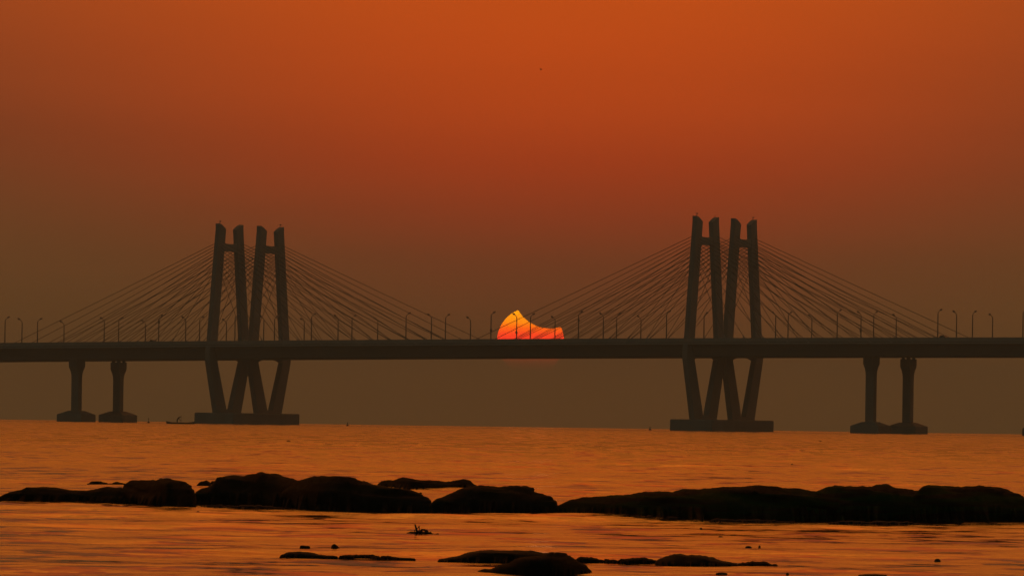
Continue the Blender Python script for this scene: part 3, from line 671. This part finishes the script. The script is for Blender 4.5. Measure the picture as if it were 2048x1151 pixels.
# ------------------------------------------------------------------ driftwood clump
def driftwood():
    y0 = 1070.0; D = sea_dist(838, y0); k = D / F
    o0 = at(838, y0, D); root = empty('driftwood_clump', (o0.x, o0.y, 0.014))
    tag(root, 'tangle of driftwood and weed with one stick pointing up, afloat below the rocks', 'driftwood')
    def q_(x, y, dy=0.0): return ((800 + x / 19.18 - 838) * k, dy, (y0 - (1030 + y / 19.18)) * k)
    MB().tube([q_(650, 700), q_(620, 560), q_(590, 450), q_(560, 385)], [0.014, 0.012, 0.010, 0.007], 7).build('upright_stick', M_WOOD, root)
    MB().tube([q_(740, 700, .05), q_(735, 560, .05), q_(720, 450, .06), q_(700, 470, .06)], [0.006, 0.005, 0.007, 0.003], 6).build('twig', M_WOOD, root)
    MB().tube([q_(560, 700, -.03), q_(552, 620, -.03), q_(585, 590, -.03)], [0.004, 0.004, 0.003], 6).build('twig', M_WOOD, root)
    MB().tube([q_(650, 560, .02), q_(700, 500, .04), q_(745, 455, .05)], [0.004, 0.004, 0.003], 6).build('twig', M_WOOD, root)
    MB().tube([q_(780, 640, -.05), q_(820, 590, -.05), q_(930, 590, -.05), q_(1010, 640, -.05), q_(1100, 715, -.05), q_(1200, 745, -.05)], [0.008, 0.012, 0.012, 0.012, 0.010, 0.006], 7).build('bent_branch', M_WOOD, root)
    MB().tube([q_(950, 640, .1), q_(1030, 600, .1), q_(1070, 660, .12)], [0.006, 0.007, 0.004], 6).build('twig', M_WOOD, root)
    MB().tube([q_(1120, 745), q_(1160, 700), q_(1185, 655)], [0.012, 0.008, 0.004], 6).build('twig', M_WOOD, root)
    MB().tube([q_(265, 735, -.1), q_(400, 725, -.08), q_(620, 730, 0), q_(700, 735, 0)], [0.008, 0.019, 0.018, 0.012], 8).build('floating_stick', M_WOOD, root)
    mb = MB(); rnd = random.Random(5)
    for i in range(260):
        x = rnd.uniform(560, 1290); t_ = (x - 560) / 730
        top = 640 if x < 950 else 640 + (x - 950) * 0.38
        if x < 650: top = 700
        y = rnd.uniform(top, 775); a = rnd.uniform(-0.5, 0.5); L = rnd.uniform(20, 80)
        if 880 < x < 960 and y < 700: continue
        mb.tube([q_(x - L * math.cos(a) / 2, y - L * math.sin(a) / 2, rnd.uniform(-.15, .15)), q_(x, y - rnd.uniform(-8, 12), rnd.uniform(-.15, .15)), q_(x + L * math.cos(a) / 2, min(785, y + L * math.sin(a) / 2), rnd.uniform(-.15, .15))], [0.004, rnd.uniform(0.007, 0.013), 0.004], 5)
    mb.build('weed_tangle', M_WEED, root)
    MB().tube([q_(1290, 775), q_(1390, 765), q_(1450, 755), q_(1500, 770)], [0.006, 0.010, 0.014, 0.006], 6).build('twig', M_WOOD, root)
driftwood()

# ------------------------------------------------------------------ rowing boat with its boatman
def boat():
    D = 1650.0; o = at(360.6, 846, D); k = D / F; wz = seaz(o.x, o.y)
    root = empty('rowing_boat', (o.x, o.y, wz)); tag(root, 'long narrow wooden boat beside the left pylon footing', 'boat')
    L = 56.0 * k; N = 25; mb = MB(); outer = []; inner = []
    for i in range(N):
        u = i / (N - 1); x = (u - 0.5) * L
        wdt = 0.68 * (math.sin(math.pi * min(max(u * 0.92 + 0.04, 0), 1)) ** 0.55)
        gun = 0.36 + (0.26 * max(0, (0.25 - u) / 0.25) ** 1.8) + (0.22 * max(0, (u - 0.75) / 0.25) ** 1.8)
        keel = -0.16 + 0.28 * max(0, (0.10 - u) / 0.10) ** 1.5 + 0.22 * max(0, (u - 0.93) / 0.07) ** 1.5
        xx = x
        ring = [(xx, -wdt, gun), (xx, -wdt * 0.92, gun * 0.45), (xx, -wdt * 0.6, keel + 0.08), (xx, 0, keel), (xx, wdt * 0.6, keel + 0.08), (xx, wdt * 0.92, gun * 0.45), (xx, wdt, gun),
                (xx, wdt - 0.05, gun), (xx, (wdt - 0.05) * 0.85, gun * 0.5), (xx, wdt * 0.5, keel + 0.14), (xx, 0, keel + 0.07), (xx, -wdt * 0.5, keel + 0.14), (xx, -(wdt - 0.05) * 0.85, gun * 0.5), (xx, -wdt + 0.05, gun)]
        outer.append(ring)
    hull = mb.loft(outer).build('hull', M_WOOD, root, True)
    for sg in (-1, 1):
        MB().tube([(r[0][0], sg * (abs(r[0][1]) + 0.012), r[0][2]) for r in outer], 0.035, 6).build('gunwale', M_WOOD, root)
    for u in (0.18, 0.52, 0.78):
        x = (u - 0.5) * L; MB().box(x - 0.11, x + 0.11, -0.55, 0.55, 0.24, 0.28).build('thwart', M_WOOD, root)
    MB().loft([[(-L / 2 + 0.25, -0.3, 0.42), (-L / 2 + 0.25, 0.3, 0.42), (-L / 2 + 0.25, 0.3, 0.47), (-L / 2 + 0.25, -0.3, 0.47)], [(-L / 2 + 0.78, -0.5, 0.38), (-L / 2 + 0.78, 0.5, 0.38), (-L / 2 + 0.78, 0.5, 0.52), (-L / 2 + 0.78, -0.5, 0.52)]]).build('stern_deck', M_WOOD, root)
    # --- the boatman, stooping forward over his pole
    def W(x, z): return ((320 + x / 19.18 - 360) * k, (845.2 - (800 + z / 19.18)) * k + 0.36)
    fig = empty('person', (o.x + W(640, 860)[0], o.y, wz + 0.02))
    tag(fig, 'person in dark clothes standing bent forward in the boat, holding an oar', 'person')
    fx = W(640, 860)[0]
    def J(px, pz, y): x, z = W(px, pz); return (x - fx, y, z)
    hipx, hipz = J(645, 775, 0)[0], J(645, 775, 0)[2]
    V = []; E = []; Rd = []
    def v(p, r): V.append(p); Rd.append(r * (1.6 if p[2] < hipz + 0.25 else 1.4)); return len(V) - 1
    pel = v((hipx, 0, hipz), 0.125)
    sp1 = v(J(672, 728, 0), 0.12); sp2 = v(J(705, 690, 0), 0.135); ch = v(J(725, 668, 0), 0.12)
    nk = v(J(748, 660, 0), 0.055); hd0 = v(J(764, 664, 0), 0.07); hd1 = v(J(772, 668, 0), 0.085)
    E += [(pel, sp1), (sp1, sp2), (sp2, ch), (ch, nk), (nk, hd0), (hd0, hd1)]
    for sg in (-1, 1):
        hp = v((hipx, sg * 0.10, hipz - 0.05), 0.095); kn = v((hipx + (0.05 if sg > 0 else -0.02), sg * 0.14, hipz * 0.5), 0.062)
        an = v((hipx - 0.02 * sg, sg * 0.15, 0.06), 0.042); ft = v((hipx + 0.18 - 0.02 * sg, sg * 0.16, 0.035), 0.032)
        E += [(pel, hp), (hp, kn), (kn, an), (an, ft)]
    shr = v((J(722, 668, 0)[0], 0.18, J(722, 668, 0)[2]), 0.06); elr = v((J(752, 668, 0)[0], 0.20, J(752, 652, 0)[2]), 0.042); hr = v((J(792, 652, 0)[0], 0.06, J(792, 650, 0)[2]), 0.032)
    E += [(ch, shr), (shr, elr), (elr, hr)]
    shl = v((J(715, 690, 0)[0], -0.18, J(715, 690, 0)[2]), 0.06); ell = v((J(725, 760, 0)[0], -0.20, J(725, 758, 0)[2]), 0.042); hl = v((J(792, 800, 0)[0], -0.05, J(792, 798, 0)[2]), 0.032)
    E += [(ch, shl), (shl, ell), (ell, hl)]
    me = bpy.data.meshes.new('body'); me.from_pydata(V, E, []); me.update(); me.materials.append(M_CLOTH)
    b = bpy.data.objects.new('body', me); C.objects.link(b); b.parent = fig
    sk = b.modifiers.new('skin', 'SKIN'); sk.use_smooth_shade = True
    if not me.skin_vertices: 
        bpy.context.view_layer.objects.active = b
    for i, sv in enumerate(me.skin_vertices[0].data if me.skin_vertices else []):
        sv.radius = (Rd[i], Rd[i]); sv.use_root = (i == 0)
    sb = b.modifiers.new('sub', 'SUBSURF'); sb.levels = 1; sb.render_levels = 2
    # fingers closed round the pole
    pole_x = J(795, 800, 0)[0]
    for hz, y0 in ((J(0, 651, 0)[2], 0.05), (J(0, 798, 0)[2], -0.04)):
        hm = MB()
        for f_ in range(4):
            zz_ = hz - 0.035 + f_ * 0.022; rr = 0.011 - 0.001 * abs(f_ - 1)
            hm.tube([(pole_x - 0.06, y0, zz_), (pole_x - 0.02, y0 - 0.035 if y0 > 0 else y0 + 0.035, zz_ + 0.003), (pole_x + 0.032, y0 * 0.3, zz_ + 0.004), (pole_x + 0.025, y0 * 0.3 + 0.03, zz_)], rr, 6)
        hm.tube([(pole_x - 0.06, y0, hz + 0.03), (pole_x - 0.02, y0 * 0.4, hz + 0.06), (pole_x + 0.02, y0 * 0.2, hz + 0.055)], 0.012, 6)
        hm.build('hand', M_SKIN, fig, True)
    # hair cap
    hx, hz_ = J(774, 664, 0)[0], J(774, 664, 0)[2]
    cap = MB(); rg = []
    for i in range(7):
        th = math.pi / 2 * i / 6 * 1.15; rg.append([(hx - 0.01 + 0.105 * math.sin(th) * math.cos(a * math.pi / 6), 0.095 * math.sin(th) * math.sin(a * math.pi / 6), hz_ + 0.10 * math.cos(th)) for a in range(12)])
    cap.loft(rg).build('hair', M_HAIR, fig, True)
    # pole with a blade at the upper end
    px0, pz0 = J(812, 612, 0)[0], J(0, 612, 0)[2]
    pl = empty('oar', (o.x + fx, o.y, wz + 0.02)); tag(pl, 'upright oar held by the bent person in the boat', 'oar')
    bx = pole_x
    MB().tube([(bx, 0.0, -0.15), (bx, 0.0, J(0, 640, 0)[2])], 0.036, 8).build('shaft', M_WOOD, pl)
    MB().loft([[(bx - 0.03, -0.02, J(0, 648, 0)[2]), (bx + 0.03, -0.02, J(0, 648, 0)[2]), (bx + 0.03, 0.02, J(0, 648, 0)[2]), (bx - 0.03, 0.02, J(0, 648, 0)[2])],
               [(bx - 0.02, -0.02, J(0, 628, 0)[2]), (bx + 0.09, -0.02, J(0, 628, 0)[2]), (bx + 0.09, 0.02, J(0, 628, 0)[2]), (bx - 0.02, 0.02, J(0, 628, 0)[2])],
               [(bx + 0.04, -0.015, pz0), (bx + 0.13, -0.015, pz0), (bx + 0.13, 0.015, pz0), (bx + 0.04, 0.015, pz0)]]).build('blade', M_WOOD, pl)
boat()

# ------------------------------------------------------------------ tiny marks on the horizon and a bird
def buoy(x, ybase, D, h, label):
    o = at(x, ybase, D); z = seaz(o.x, o.y); root = empty('marker_buoy', (o.x, o.y, z)); tag(root, label, 'buoy', 'marker buoys near the bridge')
    MB().loft([[(r * math.cos(a * math.pi / 6), r * math.sin(a * math.pi / 6), zz_) for a in range(12)] for zz_, r in ((-0.1, 0.25), (0.05, 0.32), (0.3, 0.28), (0.42, 0.12))]).build('float', M_WOOD, root)
    MB().tube([(0, 0, 0.35), (0, 0, h)], 0.05, 6).build('mast', M_STEEL, root)
    MB().box(-0.13, 0.13, -0.1, 0.1, h - 0.3, h - 0.02).build('flag', M_CLOTH, root)
buoy(297, 844, 1850, 1.25, 'tiny marker buoy between the left pier and the boat')
buoy(695, 851, 1850, 0.95, 'tiny marker buoy right of the left pylon footing')
buoy(1300, 861, 1850, 0.9, 'tiny marker buoy left of the right pylon footing')
def bird():
    D = 900.0; o = at(1082, 139, D); root = empty('bird', o); tag(root, 'tiny dark bird flying high in the orange sky', 'bird')
    MB().tube([(-0.16, 0, 0), (-0.09, 0, 0.0), (0.0, 0, -0.01), (0.09, 0, 0.0), (0.17, 0, 0.02)], [0.01, 0.04, 0.055, 0.035, 0.006], 8).build('body', M_BIRD, root, True)
    for sg in (-1, 1):
        MB().add([(-0.05, sg * 0.02, 0.02), (0.06, sg * 0.02, 0.02), (0.04, sg * 0.16, 0.09), (-0.03, sg * 0.16, 0.09), (0.1, sg * 0.34, 0.05),
                  (-0.05, sg * 0.02, 0.01), (0.06, sg * 0.02, 0.01), (0.04, sg * 0.16, 0.08), (-0.03, sg * 0.16, 0.08), (0.1, sg * 0.34, 0.045)],
                 [(0, 1, 2, 3), (3, 2, 4), (5, 8, 7, 6), (8, 9, 7), (0, 3, 8, 5), (3, 4, 9, 8), (1, 6, 7, 2), (2, 7, 9, 4)]).build('wing', M_BIRD, root)
    root.rotation_euler = (0.3, 0, 0.4)
bird()

# ------------------------------------------------------------------ haze
HAZE = 1.8e-4
hz = MB().box(-7000, 7000, -7000, 7000, -6, 62).build('haze')
m = bpy.data.materials.new('haze_air'); m.use_nodes = True; t_ = NT(m.node_tree); t_.n.clear()
pv = t_.node('ShaderNodeVolumePrincipled'); pv.inputs['Density'].default_value = HAZE
pv.inputs['Color'].default_value = (0.70, 0.99, 1.0, 1); pv.inputs['Anisotropy'].default_value = 0.0
ou = t_.node('ShaderNodeOutputMaterial'); t_.l.new(pv.outputs[0], ou.inputs['Volume'])
hz.data.materials.append(m); tag(hz, kind='stuff')
